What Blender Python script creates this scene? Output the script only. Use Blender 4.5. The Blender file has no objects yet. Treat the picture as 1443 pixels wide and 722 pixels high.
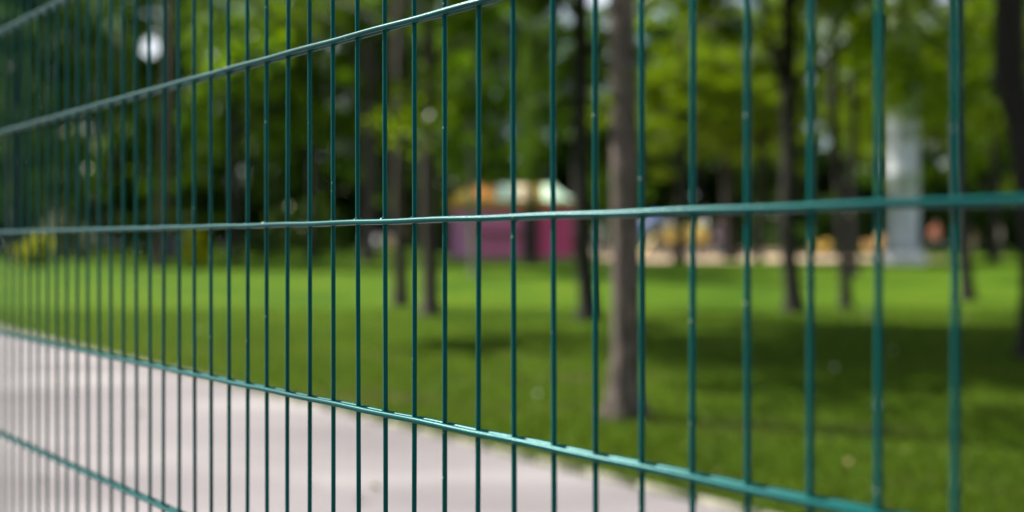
import bpy, bmesh, math, random
import numpy as np
from mathutils import Vector, Matrix

random.seed(7)
RNG = np.random.default_rng(7)
S = bpy.context.scene
COL = S.collection

# ------------------------------------------------------------------ camera
FPX, CX, HY = 1456.0, 721.5, 347.0        # focal length in photo pixels, centre column, horizon row
CAM_H = 1.10
cd = bpy.data.cameras.new('camera')
cam = bpy.data.objects.new('camera', cd)
COL.objects.link(cam)
cam.location = (0, 0, CAM_H)
cam.rotation_euler = (math.radians(90), 0, 0)
cd.sensor_width = 36
cd.lens = FPX / 1443 * 36
cd.shift_y = -(361 - HY) / 1443
cd.clip_start = 0.02
cd.clip_end = 2000
cd.dof.use_dof = True
cd.dof.focus_distance = 1.08
cd.dof.aperture_fstop = 2.0
S.camera = cam

# ------------------------------------------------------------------ sky, sun, exposure
SUN_EL = math.radians(41)
SUN_AZ = math.radians(-65)                # from +Y towards -X: left and ahead
w = bpy.data.worlds.new('World')
S.world = w
w.use_nodes = True
nt = w.node_tree
nt.nodes.clear()
sky = nt.nodes.new('ShaderNodeTexSky')
sky.sky_type = 'NISHITA'
sky.sun_disc = False
sky.sun_elevation = SUN_EL
sky.sun_rotation = SUN_AZ
sky.dust_density = 0.6
sky.ozone_density = 1.5
bg = nt.nodes.new('ShaderNodeBackground')
bg.inputs[1].default_value = 0.05
wo = nt.nodes.new('ShaderNodeOutputWorld')
# broken white cloud over the blue
tcw = nt.nodes.new('ShaderNodeTexCoord')
mpw = nt.nodes.new('ShaderNodeMapping'); mpw.inputs['Scale'].default_value = (1, 1, 2.2)
nzw = nt.nodes.new('ShaderNodeTexNoise')
nzw.inputs['Scale'].default_value = 2.6; nzw.inputs['Detail'].default_value = 7; nzw.inputs['Roughness'].default_value = 0.55
rpw = nt.nodes.new('ShaderNodeValToRGB')
rpw.color_ramp.elements[0].position = 0.45; rpw.color_ramp.elements[1].position = 0.60
mxw = nt.nodes.new('ShaderNodeMix'); mxw.data_type = 'RGBA'
mxw.inputs[7].default_value = (17.0, 17.8, 19.0, 1)
nt.links.new(tcw.outputs['Generated'], mpw.inputs[0]); nt.links.new(mpw.outputs[0], nzw.inputs[0])
nt.links.new(nzw.outputs['Fac'], rpw.inputs[0]); nt.links.new(rpw.outputs[0], mxw.inputs['Factor'])
nt.links.new(sky.outputs[0], mxw.inputs[6])
nt.links.new(mxw.outputs[2], bg.inputs[0])
nt.links.new(bg.outputs[0], wo.inputs[0])

sd = bpy.data.lights.new('sun', 'SUN')
sd.energy = 5.0
sd.angle = math.radians(0.5)
sd.color = (1.0, 0.95, 0.86)
sun = bpy.data.objects.new('sun', sd)
COL.objects.link(sun)
SUN_DIR = Vector((math.sin(SUN_AZ) * math.cos(SUN_EL), math.cos(SUN_AZ) * math.cos(SUN_EL), math.sin(SUN_EL)))
sun.rotation_euler = SUN_DIR.to_track_quat('Z', 'Y').to_euler()
sun.location = SUN_DIR * 60

S.view_settings.view_transform = 'Standard'
S.view_settings.look = 'None'
S.view_settings.exposure = 0.85
S.view_settings.gamma = 1.0
S.view_settings.use_curve_mapping = False
S.render.engine = 'CYCLES'
S.cycles.use_denoising = True
S.cycles.max_bounces = 6
S.cycles.diffuse_bounces = 3
S.cycles.transparent_max_bounces = 8
S.cycles.sample_clamp_indirect = 6

# ------------------------------------------------------------------ helpers
def ss(t):
    t = min(1.0, max(0.0, t))
    return t * t * (3 - 2 * t)

def gz(y):
    """height of the park ground, rising gently away from the path"""
    return 0.55 * ss((y - 12) / 28) + 0.5 * ss((y - 40) / 50)

def ground_pt(px, py):
    lo, hi = 1.0, 400.0
    for _ in range(60):
        m = (lo + hi) / 2
        if CAM_H - gz(m) > (py - HY) / FPX * m: lo = m
        else: hi = m
    return Vector(((px - CX) / FPX * lo, lo, gz(lo)))

def at(px, y):
    """ground point at depth y in the column px"""
    return Vector(((px - CX) / FPX * y, y, gz(y)))

def tag(o, label=None, cat=None, group=None, kind=None):
    if label: o['label'] = label
    if cat: o['category'] = cat
    if group: o['group'] = group
    if kind: o['kind'] = kind
    return o

def empty(name, loc, label=None, cat=None, group=None, rz=0):
    o = bpy.data.objects.new(name, None)
    COL.objects.link(o)
    o.location = loc
    o.rotation_euler = (0, 0, rz)
    o.empty_display_size = 0.3
    return tag(o, label, cat, group)

def link(name, mesh, mat=None, parent=None, smooth=True):
    if mat and not mesh.materials: mesh.materials.append(mat)
    if smooth:
        mesh.polygons.foreach_set('use_smooth', [True] * len(mesh.polygons))
    o = bpy.data.objects.new(name, mesh)
    COL.objects.link(o)
    if parent: o.parent = parent
    return o

def np_mesh(name, verts, faces, attrs=None):
    """verts (n,3), faces (m,k) with constant k"""
    verts = np.asarray(verts, dtype=np.float32)
    faces = np.asarray(faces, dtype=np.int32)
    me = bpy.data.meshes.new(name)
    me.vertices.add(len(verts))
    me.vertices.foreach_set('co', verts.ravel())
    k = faces.shape[1]
    me.loops.add(faces.size)
    me.loops.foreach_set('vertex_index', faces.ravel())
    me.polygons.add(len(faces))
    me.polygons.foreach_set('loop_start', np.arange(0, faces.size, k, dtype=np.int32))
    me.update(calc_edges=True)
    me.validate()
    for an, data in (attrs or {}).items():
        a = me.attributes.new(an, 'FLOAT', 'POINT')
        a.data.foreach_set('value', np.asarray(data, dtype=np.float32))
    return me

class MB:
    """small mesh builder"""
    def __init__(s): s.v, s.f = [], []
    def add(s, vs, fs):
        n = len(s.v)
        s.v += [tuple(v) for v in vs]
        s.f += [tuple(i + n for i in f) for f in fs]
    def tube(s, pts, rads, n=10, wob=0.0, cap=True):
        pts = [Vector(p) for p in pts]
        if not isinstance(rads, (list, tuple)): rads = [rads] * len(pts)
        rings = []
        prev = None
        for i, p in enumerate(pts):
            d = (pts[min(i + 1, len(pts) - 1)] - pts[max(i - 1, 0)]).normalized()
            if prev is None:
                a = Vector((1, 0, 0)) if abs(d.x) < .8 else Vector((0, 1, 0))
                u = d.cross(a).normalized()
            else:
                u = (prev - d * prev.dot(d)).normalized()
            prev = u
            v = d.cross(u)
            ring = []
            for k in range(n):
                t = 2 * math.pi * k / n
                r = rads[i] * (1 + (random.uniform(-wob, wob) if wob else 0))
                ring.append(p + (u * math.cos(t) + v * math.sin(t)) * r)
            rings.append(ring)
        vs = [q for r in rings for q in r]
        fs = []
        for i in range(len(pts) - 1):
            for k in range(n):
                a, b = i * n + k, i * n + (k + 1) % n
                fs.append((a, b, b + n, a + n))
        if cap:
            fs.append(tuple(range(n - 1, -1, -1)))
            fs.append(tuple(range((len(pts) - 1) * n, len(pts) * n)))
        s.add(vs, fs)
        return s
    def box(s, c, size, rz=0, bev=0.0):
        cx, cy, cz = c
        hx, hy, hz = size[0] / 2, size[1] / 2, size[2] / 2
        b = min(bev, hx * .9, hy * .9, hz * .9)
        R = Matrix.Rotation(rz, 3, 'Z')
        if b <= 0:
            vs = [(x * hx, y * hy, z * hz) for z in (-1, 1) for y in (-1, 1) for x in (-1, 1)]
            fs = [(0, 2, 3, 1), (4, 5, 7, 6), (0, 1, 5, 4), (2, 6, 7, 3), (0, 4, 6, 2), (1, 3, 7, 5)]
        else:
            bm = bmesh.new()
            bmesh.ops.create_cube(bm, size=1)
            for v in bm.verts: v.co = Vector((v.co.x * hx * 2, v.co.y * hy * 2, v.co.z * hz * 2))
            bmesh.ops.bevel(bm, geom=bm.edges[:], offset=b, segments=2, affect='EDGES')
            bm.verts.index_update()
            vs = [v.co.copy() for v in bm.verts]
            fs = [tuple(v.index for v in f.verts) for f in bm.faces]
            bm.free()
        s.add([R @ Vector(v) + Vector((cx, cy, cz)) for v in vs], fs)
        return s
    def lathe(s, prof, c=(0, 0, 0), n=24):
        vs, fs = [], []
        for r, z in prof:
            for k in range(n):
                t = 2 * math.pi * k / n
                vs.append((c[0] + r * math.cos(t), c[1] + r * math.sin(t), c[2] + z))
        for i in range(len(prof) - 1):
            for k in range(n):
                a, b = i * n + k, i * n + (k + 1) % n
                fs.append((a, b, b + n, a + n))
        fs.append(tuple(range(n - 1, -1, -1)))
        fs.append(tuple(range((len(prof) - 1) * n, len(prof) * n)))
        s.add(vs, fs)
        return s
    def mesh(s, name):
        me = bpy.data.meshes.new(name)
        me.from_pydata(s.v, [], s.f)
        me.update()
        return me
    def build(s, name, mat, parent=None, smooth=True, loc=None):
        o = link(name, s.mesh(name), mat, parent, smooth)
        if loc is not None: o.location = loc
        return o

# ------------------------------------------------------------------ materials
def new_mat(name):
    m = bpy.data.materials.new(name)
    m.use_nodes = True
    nt = m.node_tree
    b = nt.nodes['Principled BSDF']
    return m, nt, b

def N(nt, t, **kw):
    n = nt.nodes.new(t)
    for k, v in kw.items():
        if k in n.inputs.keys(): n.inputs[k].default_value = v
        else: setattr(n, k, v)
    return n

def ramp(nt, fac, stops):
    r = nt.nodes.new('ShaderNodeValToRGB')
    e = r.color_ramp.elements
    while len(e) < len(stops): e.new(0.5)
    for i, (p, c) in enumerate(stops):
        e[i].position = p
        e[i].color = (*c, 1)
    nt.links.new(fac, r.inputs[0])
    return r.outputs[0]

def noise(nt, scale, detail=4, rough=0.5, coord='Object', stretch=None):
    tc = nt.nodes.new('ShaderNodeTexCoord')
    n = nt.nodes.new('ShaderNodeTexNoise')
    n.inputs['Scale'].default_value = scale
    n.inputs['Detail'].default_value = detail
    n.inputs['Roughness'].default_value = rough
    if stretch:
        mp = nt.nodes.new('ShaderNodeMapping')
        mp.inputs['Scale'].default_value = stretch
        nt.links.new(tc.outputs[coord], mp.inputs[0])
        nt.links.new(mp.outputs[0], n.inputs[0])
    else:
        nt.links.new(tc.outputs[coord], n.inputs[0])
    return n.outputs['Fac']

def bump(nt, b, h, strength, dist):
    n = nt.nodes.new('ShaderNodeBump')
    n.inputs['Strength'].default_value = strength
    n.inputs['Distance'].default_value = dist
    nt.links.new(h, n.inputs['Height'])
    nt.links.new(n.outputs[0], b.inputs['Normal'])

def simple(name, col, rough=0.6, var=0.15, scale=3.0, metal=0.0, bmp=0.0):
    m, nt, b = new_mat(name)
    f = noise(nt, scale, 5)
    c = ramp(nt, f, [(0.3, tuple(x * (1 - var) for x in col)), (0.7, tuple(min(1, x * (1 + var)) for x in col))])
    nt.links.new(c, b.inputs['Base Color'])
    b.inputs['Roughness'].default_value = rough
    b.inputs['Metallic'].default_value = metal
    if bmp: bump(nt, b, noise(nt, scale * 12, 4), 0.4, bmp)
    return m

def mat_wire():
    m, nt, b = new_mat('green_powder_coat')
    f = noise(nt, 9, 3)
    c = ramp(nt, f, [(0.3, (0.0, 0.056, 0.053)), (0.7, (0.0, 0.084, 0.080))])
    # pale specks of dust and chipped coating
    tc = N(nt, 'ShaderNodeTexCoord')
    vo = N(nt, 'ShaderNodeTexVoronoi', Scale=150.0)
    nt.links.new(tc.outputs['Object'], vo.inputs['Vector'])
    lt = N(nt, 'ShaderNodeMath', operation='LESS_THAN')
    nt.links.new(vo.outputs['Distance'], lt.inputs[0]); lt.inputs[1].default_value = 0.17
    sel = N(nt, 'ShaderNodeSeparateColor')
    nt.links.new(vo.outputs['Color'], sel.inputs[0])
    gt = N(nt, 'ShaderNodeMath', operation='GREATER_THAN')
    nt.links.new(sel.outputs[0], gt.inputs[0]); gt.inputs[1].default_value = 0.94
    mu = N(nt, 'ShaderNodeMath', operation='MULTIPLY')
    nt.links.new(lt.outputs[0], mu.inputs[0]); nt.links.new(gt.outputs[0], mu.inputs[1])
    mx = N(nt, 'ShaderNodeMix', data_type='RGBA')
    nt.links.new(mu.outputs[0], mx.inputs['Factor'])
    nt.links.new(c, mx.inputs[6]); mx.inputs[7].default_value = (0.26, 0.32, 0.25, 1)
    nt.links.new(mx.outputs[2], b.inputs['Base Color'])
    b.inputs['Roughness'].default_value = 0.30
    b.inputs['IOR'].default_value = 1.34
    b.inputs['Specular IOR Level'].default_value = 0.5
    b.inputs['Specular Tint'].default_value = (0.30, 0.95, 1.0, 1)
    bump(nt, b, noise(nt, 260, 3), 0.25, 0.0003)
    return m

def mat_leaf(name, dark, light, trans, amount=0.45, rough=0.33):
    m, nt, b = new_mat(name)
    at_ = N(nt, 'ShaderNodeAttribute', attribute_name='tint')
    c = ramp(nt, at_.outputs['Fac'], [(0.0, dark), (1.0, light)])
    nt.links.new(c, b.inputs['Base Color'])
    b.inputs['Roughness'].default_value = rough
    b.inputs['Specular IOR Level'].default_value = 0.16
    tr = N(nt, 'ShaderNodeBsdfTranslucent')
    c2 = ramp(nt, at_.outputs['Fac'], [(0.0, tuple(x * .25 for x in trans)), (0.55, tuple(x * .5 for x in trans)), (0.9, trans)])
    nt.links.new(c2, tr.inputs[0])
    mx = N(nt, 'ShaderNodeMixShader')
    mx.inputs[0].default_value = amount
    nt.links.new(b.outputs[0], mx.inputs[1])
    nt.links.new(tr.outputs[0], mx.inputs[2])
    nt.links.new(mx.outputs[0], nt.nodes['Material Output'].inputs[0])
    return m

def mat_bark(name, dark, light, bmp=0.02):
    m, nt, b = new_mat(name)
    f = noise(nt, 5, 7, 0.65, stretch=(3, 3, 0.7))
    c = ramp(nt, f, [(0.3, dark), (0.7, light)])
    nt.links.new(c, b.inputs['Base Color'])
    b.inputs['Roughness'].default_value = 0.9
    bump(nt, b, noise(nt, 18, 6, 0.65, stretch=(2.5, 2.5, 0.5)), 0.8, bmp)
    return m

M = {}
M['wire'] = mat_wire()
M['leaf_mid'] = mat_leaf('foliage_mid_green', (0.006, 0.024, 0.002), (0.080, 0.165, 0.010), (0.30, 0.54, 0.01), 0.46)
M['leaf_yellow'] = mat_leaf('foliage_yellow_green', (0.009, 0.028, 0.001), (0.115, 0.19, 0.004), (0.46, 0.68, 0.003), 0.48)
M['leaf_dark'] = mat_leaf('foliage_dark_green', (0.004, 0.018, 0.003), (0.050, 0.115, 0.014), (0.14, 0.30, 0.015), 0.4)
M['leaf_lime'] = mat_leaf('foliage_lime', (0.34, 0.38, 0.008), (0.55, 0.58, 0.01), (0.95, 0.95, 0.02), 0.55)
M['leaf_pale'] = mat_leaf('foliage_pale_grey_green', (0.10, 0.14, 0.07), (0.26, 0.30, 0.18), (0.25, 0.3, 0.15), 0.35)
M['petal_lilac'] = mat_leaf('petals_lilac', (0.16, 0.17, 0.24), (0.34, 0.34, 0.44), (0.3, 0.3, 0.4), 0.3)
M['bark_big'] = mat_bark('bark_grey_brown', (0.09, 0.062, 0.050), (0.36, 0.26, 0.22), 0.03)
def mat_big_bark():
    m, nt, b = new_mat('bark_big_tree')
    f = noise(nt, 6, 8, 0.7, stretch=(2.2, 2.2, 0.8))
    c = ramp(nt, f, [(0.30, (0.035, 0.026, 0.022)), (0.48, (0.13, 0.098, 0.086)), (0.62, (0.26, 0.20, 0.175)), (0.75, (0.42, 0.35, 0.31))])
    g = noise(nt, 1.6, 5, 0.6)
    gc = ramp(nt, g, [(0.45, (0, 0, 0)), (0.62, (1, 1, 1))])
    mx = N(nt, 'ShaderNodeMix', data_type='RGBA')
    mm = N(nt, 'ShaderNodeMath', operation='MULTIPLY'); mm.inputs[1].default_value = 0.55
    nt.links.new(gc, mm.inputs[0]); nt.links.new(mm.outputs[0], mx.inputs['Factor'])
    nt.links.new(c, mx.inputs[6]); mx.inputs[7].default_value = (0.055, 0.062, 0.030, 1)
    nt.links.new(mx.outputs[2], b.inputs['Base Color'])
    b.inputs['Roughness'].default_value = 0.95
    bump(nt, b, noise(nt, 14, 8, 0.7, stretch=(2.5, 2.5, 0.5)), 1.0, 0.05)
    return m
M['bark_big'] = mat_big_bark()
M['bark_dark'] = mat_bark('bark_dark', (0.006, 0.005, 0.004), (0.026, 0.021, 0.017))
M['bark_mid'] = mat_bark('bark_brown', (0.026, 0.020, 0.018), (0.090, 0.068, 0.062))
M['bark_pale'] = mat_bark('bark_pale', (0.14, 0.14, 0.10), (0.30, 0.30, 0.22))

def mat_lawn():
    m, nt, b = new_mat('lawn_grass')
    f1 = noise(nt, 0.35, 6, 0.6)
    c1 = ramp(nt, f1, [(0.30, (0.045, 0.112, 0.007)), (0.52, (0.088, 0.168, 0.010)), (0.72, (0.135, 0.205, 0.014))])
    f2 = noise(nt, 7.0, 8, 0.7)
    c2 = ramp(nt, f2, [(0.3, (0.62, 0.62, 0.62)), (0.7, (1.25, 1.25, 1.2))])
    mx = N(nt, 'ShaderNodeMix', data_type='RGBA', blend_type='MULTIPLY')
    mx.inputs['Factor'].default_value = 1
    nt.links.new(c1, mx.inputs[6]); nt.links.new(c2, mx.inputs[7])
    # worn brown patches of bare soil near the path
    f3 = noise(nt, 0.9, 4, 0.6, stretch=(0.55, 1.0, 1.0))
    w3 = ramp(nt, f3, [(0.53, (0, 0, 0)), (0.68, (1, 1, 1))])
    sep = N(nt, 'ShaderNodeSeparateXYZ')
    tc = N(nt, 'ShaderNodeTexCoord')
    nt.links.new(tc.outputs['Object'], sep.inputs[0])
    mr = N(nt, 'ShaderNodeMapRange')
    nt.links.new(sep.outputs[1], mr.inputs[0])
    mr.inputs[1].default_value = 8; mr.inputs[2].default_value = 14
    mr.inputs[3].default_value = 0.7; mr.inputs[4].default_value = 0.05
    mm = N(nt, 'ShaderNodeMath', operation='MULTIPLY')
    nt.links.new(w3, mm.inputs[0]); nt.links.new(mr.outputs[0], mm.inputs[1])
    mx2 = N(nt, 'ShaderNodeMix', data_type='RGBA')
    nt.links.new(mm.outputs[0], mx2.inputs['Factor'])
    nt.links.new(mx.outputs[2], mx2.inputs[6]); mx2.inputs[7].default_value = (0.15, 0.12, 0.07, 1)
    nt.links.new(mx2.outputs[2], b.inputs['Base Color'])
    b.inputs['Roughness'].default_value = 0.9
    b.inputs['Specular IOR Level'].default_value = 0.05
    bump(nt, b, noise(nt, 45, 5, 0.7), 0.7, 0.03)
    return m
M['lawn'] = mat_lawn()

def mat_path():
    m, nt, b = new_mat('light_asphalt')
    f1 = noise(nt, 0.8, 5, 0.5, stretch=(0.5, 1.2, 1))  # soft sun and shade dapple painted into the asphalt colour by stretched noise
    c1 = ramp(nt, f1, [(0.32, (0.215, 0.192, 0.203)), (0.52, (0.29, 0.262, 0.274)), (0.72, (0.42, 0.385, 0.385))])
    f2 = noise(nt, 160, 3, 0.7)
    c2 = ramp(nt, f2, [(0.3, (0.7, 0.7, 0.7)), (0.7, (1.2, 1.2, 1.2))])
    mx = N(nt, 'ShaderNodeMix', data_type='RGBA', blend_type='MULTIPLY')
    mx.inputs['Factor'].default_value = 0.7
    nt.links.new(c1, mx.inputs[6]); nt.links.new(c2, mx.inputs[7])
    nt.links.new(mx.outputs[2], b.inputs['Base Color'])
    b.inputs['Roughness'].default_value = 0.85
    bump(nt, b, f2, 0.6, 0.004)
    return m
M['path'] = mat_path()
M['kerb'] = simple('kerb_concrete', (0.26, 0.25, 0.19), 0.85, 0.2, 4, bmp=0.002)
M['sand'] = simple('playground_sand', (0.55, 0.40, 0.27), 0.95, 0.12, 0.8, bmp=0.01)
M['court'] = simple('court_surface', (0.16, 0.15, 0.14), 0.9, 0.2, 2, bmp=0.003)

# ------------------------------------------------------------------ ground
def sheet(name, xs, ys, mat, dz=0.0, f=None):
    xs, ys = np.array(xs), np.array(ys)
    X, Y = np.meshgrid(xs, ys)
    Z = np.vectorize(gz)(Y) + dz
    v = np.stack([X.ravel(), Y.ravel(), Z.ravel()], 1)
    nx, ny = len(xs), len(ys)
    i = np.arange(nx * ny).reshape(ny, nx)
    fc = np.stack([i[:-1, :-1].ravel(), i[:-1, 1:].ravel(), i[1:, 1:].ravel(), i[1:, :-1].ravel()], 1)
    if f: v = f(v)
    o = link(name, np_mesh(name, v, fc), mat)
    return o

ys = list(np.linspace(-60, 10, 15)) + list(np.linspace(11, 95, 85)) + [150, 300, 700]
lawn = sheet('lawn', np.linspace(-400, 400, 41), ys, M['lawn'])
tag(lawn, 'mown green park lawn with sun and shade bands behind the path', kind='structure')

# the fence stands in a vertical plane through F0 with direction U (away to the left)
uz = FPX / math.hypot(FPX, 1308.5)
U = Vector((-1308.5 / FPX * uz, uz, 0))
NRM = Vector((-U.y, U.x, 0))
if NRM.y > 0: NRM = -NRM              # towards the camera
F0 = Vector((0, 0.927, 0))

# path between the fence and the lawn edge
E0 = ground_pt(1030, 722); E1 = ground_pt(0, 464)
E0.z = E1.z = 0
D = (E1 - E0).normalized()
Pn = Vector((-D.y, D.x, 0))
if Pn.y > 0: Pn = -Pn                 # from the lawn edge towards the camera
def edge(t, off=0): return E0 + D * t + Pn * off

def strip(name, t0, t1, o0, o1, n, mat, z, wob=0.0):
    vs, fs = [], []
    for i in range(n + 1):
        t = t0 + (t1 - t0) * i / n
        wv = wob * (math.sin(t * 1.7) + .6 * math.sin(t * 4.1 + 1) + .4 * math.sin(t * 9.7))
        a, b = edge(t, o0 + wv), edge(t, o1)
        vs += [(a.x, a.y, gz(a.y) + z), (b.x, b.y, gz(b.y) + z)]
    for i in range(n): fs.append((2 * i, 2 * i + 1, 2 * i + 3, 2 * i + 2))
    me = bpy.data.meshes.new(name)
    me.from_pydata(vs, [], fs); me.update()
    o = link(name, me, mat)
    return o
W_PATH = 2.45
path = strip('path', -14, 42, 0.0, W_PATH + 0.35, 200, M['path'], 0.008, 0.018)
tag(path, 'light grey asphalt footpath running beside the green fence', kind='structure')
court = strip('court_ground', -14, 42, W_PATH + 0.35, 16, 60, M['court'], 0.012)
tag(court, 'dark ground on the near side of the fence', kind='structure')
kb = MB()
for i in range(120):
    t0 = -4 + i * 0.35
    a, b = edge(t0, -0.02), edge(t0 + 0.345, -0.02)
    c = (a + b) / 2
    wv = 0.006 * math.sin(i * 2.3)
    kb.box((c.x + wv, c.y, gz(c.y) + 0.003), (0.345, 0.045, 0.05), math.atan2(D.y, D.x), 0.006)
kerb = kb.build('kerb', M['kerb'])
tag(kerb, 'narrow pale concrete edging between footpath and lawn', kind='structure')

sand_f = ground_pt(900, 369).y
def sandshape(v):
    k = v[:, 1] < sand_f + 1
    v[k, 1] += 0.5 * np.sin(v[k, 0] * 0.9)
    return v
sand = sheet('sand', np.linspace(at(872, sand_f).x, at(1218, sand_f + 12).x, 20), np.linspace(sand_f, 86, 30), M['sand'], 0.006, sandshape)
tag(sand, 'pale sand of the playground beyond the lawn', kind='structure')

# grass blades
def grass():
    n = 260000
    y = 3.2 + (RNG.random(n) ** 1.4) * 14
    x = (RNG.random(n) - .42) * 1.9 * y
    x -= 0.0
    # keep only the lawn side of the path edge
    ex, ey = E0.x, E0.y
    side = (x - ex) * Pn.x + (y - ey) * Pn.y
    k = side < 0.035 + 0.02 * np.sin(x * 6) + RNG.normal(0, .012, n)
    x, y = x[k], y[k]
    n = len(x)
    z = np.vectorize(gz)(y)
    a = RNG.random(n) * 2 * np.pi
    h = 0.03 + 0.035 * RNG.random(n)
    wd = 0.0025 + 0.0025 * RNG.random(n)
    lx, ly = RNG.normal(0, .018, n), RNG.normal(0, .018, n)
    dx, dy = np.cos(a) * wd, np.sin(a) * wd
    v = np.empty((n, 3, 3), dtype=np.float32)
    v[:, 0] = np.stack([x - dx, y - dy, z], 1)
    v[:, 1] = np.stack([x + dx, y + dy, z], 1)
    v[:, 2] = np.stack([x + lx, y + ly, z + h], 1)
    f = np.arange(n * 3).reshape(n, 3)
    tint = np.repeat(RNG.random(n), 3)
    m = mat_leaf('grass_blades', (0.035, 0.085, 0.005), (0.095, 0.165, 0.010), (0.19, 0.25, 0.012), 0.4, 0.6)
    o = link('grass', np_mesh('grass', v.reshape(-1, 3), f, {'tint': tint}), m, smooth=False)
    tag(o, 'short grass blades of the lawn beside the path', 'grass', kind='stuff')
grass()

# ------------------------------------------------------------------ foliage
def leaf_cloud(clumps, per, size, spread, flat=0.6, rng=RNG):
    """clumps (n,4): centre and radius factor. Returns verts, faces, tint"""
    clumps = np.asarray(clumps)
    nC = len(clumps)
    n = nC * per
    cen = np.repeat(clumps[:, :3], per, 0)
    rad = np.repeat(clumps[:, 3], per) * spread
    d = rng.normal(size=(n, 3))
    d /= np.linalg.norm(d, axis=1, keepdims=True)
    r = rad * rng.random(n) ** 0.45
    p = cen + d * r[:, None] * np.array([1, 1, flat])
    # leaf frame
    nr = rng.normal(size=(n, 3)) * 0.75 + np.array([0, 0, 0.8])
    nr /= np.linalg.norm(nr, axis=1, keepdims=True)
    t = rng.normal(size=(n, 3))
    t -= nr * (t * nr).sum(1, keepdims=True)
    t /= np.linalg.norm(t, axis=1, keepdims=True)
    b = np.cross(nr, t)
    s = (size * (0.6 + 0.8 * rng.random(n)))[:, None]
    v = np.empty((n, 4, 3), dtype=np.float32)
    v[:, 0] = p - t * s * .5
    v[:, 1] = p + b * s * .3 + nr * s * .06
    v[:, 2] = p + t * s * .5
    v[:, 3] = p - b * s * .3 + nr * s * .06
    ct = np.repeat(rng.random(nC), per)
    tint = np.clip(0.55 * ct + 0.45 * rng.random(n), 0, 1)
    f = np.arange(n * 4).reshape(n, 4)
    return v.reshape(-1, 3), f, np.repeat(tint, 4)

def crown_clumps(R, Hc, n, rng=RNG, core=0.45, droop=0.0):
    """clump centres filling an uneven ellipsoid of radius R, height Hc, bottom at 0"""
    out = []
    lob = rng.random(6) * 2 * np.pi
    while len(out) < n:
        d = rng.normal(size=3); d /= np.linalg.norm(d)
        az = math.atan2(d[1], d[0])
        k = 1 + .16 * math.sin(2 * az + lob[0]) + .12 * math.sin(3 * az + lob[1] + 2 * d[2]) + .10 * math.sin(5 * d[2] + lob[2])
        r = (core + (1 - core) * rng.random()) * k
        z = d[2] * r
        # broad below, narrower above
        wdt = 1.0 if z < 0 else (1 - 0.35 * z)
        out.append((d[0] * r * R * wdt, d[1] * r * R * wdt, Hc / 2 + z * Hc / 2, 0.6 + 0.8 * rng.random()))
    return out

def crown_mesh(name, R, Hc, nC, per, size, spread, mat, core=0.25):
    v, f, t = leaf_cloud(crown_clumps(R, Hc, nC, core=core), per, size, spread)
    me = np_mesh(name, v, f, {'tint': t})
    me.materials.append(mat)
    return me

CR_Y = [crown_mesh('crown', 3.6, 8.5, 170, 150, 0.13, 0.56, M['leaf_yellow']) for _ in range(2)]
CR_M = [crown_mesh('crown', 3.8, 9.0, 170, 150, 0.14, 0.60, M['leaf_mid']) for _ in range(2)]
CR_D = [crown_mesh('crown', 4.0, 10.0, 170, 150, 0.15, 0.68, M['leaf_dark']) for _ in range(2)]

def trunk_mesh(name, h, r0, r1, mat, bend=(), n=12, flare=1.5, limbs=6, spread=2.6, crown_h=6.0, seed=0, fork=None):
    """tapered trunk with root flare and limbs. bend: (height, dx, dy) control points"""
    rnd = random.Random(seed)
    mb = MB()
    cps = [(0, 0, 0)] + list(bend) + [(h, bend[-1][1] if bend else 0, bend[-1][2] if bend else 0)]
    def off(z):
        for a, b in zip(cps, cps[1:]):
            if z <= b[0] or b is cps[-1]:
                t = ss((z - a[0]) / max(1e-6, b[0] - a[0]))
                return Vector((a[1] + (b[1] - a[1]) * t, a[2] + (b[2] - a[2]) * t, z))
    pts, rr = [], []
    zs = [-0.15, 0, 0.06, 0.14, 0.26, 0.42, 0.65] + [0.65 + (h - 0.65) * (i + 1) / 14 for i in range(14)]
    for z in zs:
        p = off(max(z, 0)); p.z = z
        p.x += rnd.uniform(-1, 1) * r0 * .06; p.y += rnd.uniform(-1, 1) * r0 * .06
        t = max(0, z) / h
        fl = 1 + (flare - 1) * math.exp(-max(z, 0) / (r0 * 1.1))
        pts.append(p); rr.append((r0 + (r1 - r0) * t) * fl)
    # ridged, flared rings
    ph = [rnd.random() * 6.28 for _ in range(4)]
    vs, fs = [], []
    for i, (p, r) in enumerate(zip(pts, rr)):
        fe = math.exp(-max(p.z, 0) / (r0 * 1.2))
        for k in range(n):
            t = 2 * math.pi * k / n
            q = 1 + 0.22 * fe * math.sin(5 * t + ph[0]) + .05 * math.sin(3 * t + ph[1] + p.z) + .03 * math.sin(7 * t + ph[2] + 2 * p.z)
            vs.append((p.x + r * q * math.cos(t), p.y + r * q * math.sin(t), p.z))
    for i in range(len(pts) - 1):
        for k in range(n):
            a, b = i * n + k, i * n + (k + 1) % n
            fs.append((a, b, b + n, a + n))
    fs.append(tuple(range((len(pts) - 1) * n, len(pts) * n)))
    mb.add(vs, fs)
    for i in range(limbs):
        z = h * (0.55 + 0.42 * i / max(1, limbs - 1))
        b = off(z); b.z = z
        az = i * 2.4 + rnd.uniform(-.4, .4)
        L = spread * rnd.uniform(.6, 1.0)
        e = b + Vector((math.cos(az) * L, math.sin(az) * L, crown_h * .25 * rnd.uniform(.6, 1.2)))
        m = (b + e) / 2 + Vector((0, 0, .25))
        r = max(.02, r1 * .6)
        mb.tube([b, m, e], [r, r * .7, r * .2], 7)
    if fork:
        z0, dx, dz, r = fork
        b = off(z0); b.z = z0
        mb.tube([b, b + Vector((dx * .5, 0, dz * .45)), b + Vector((dx, .1, dz))], [r, r * .85, r * .6], 8)
    me = mb.mesh(name)
    me.materials.append(mat)
    return me

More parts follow.
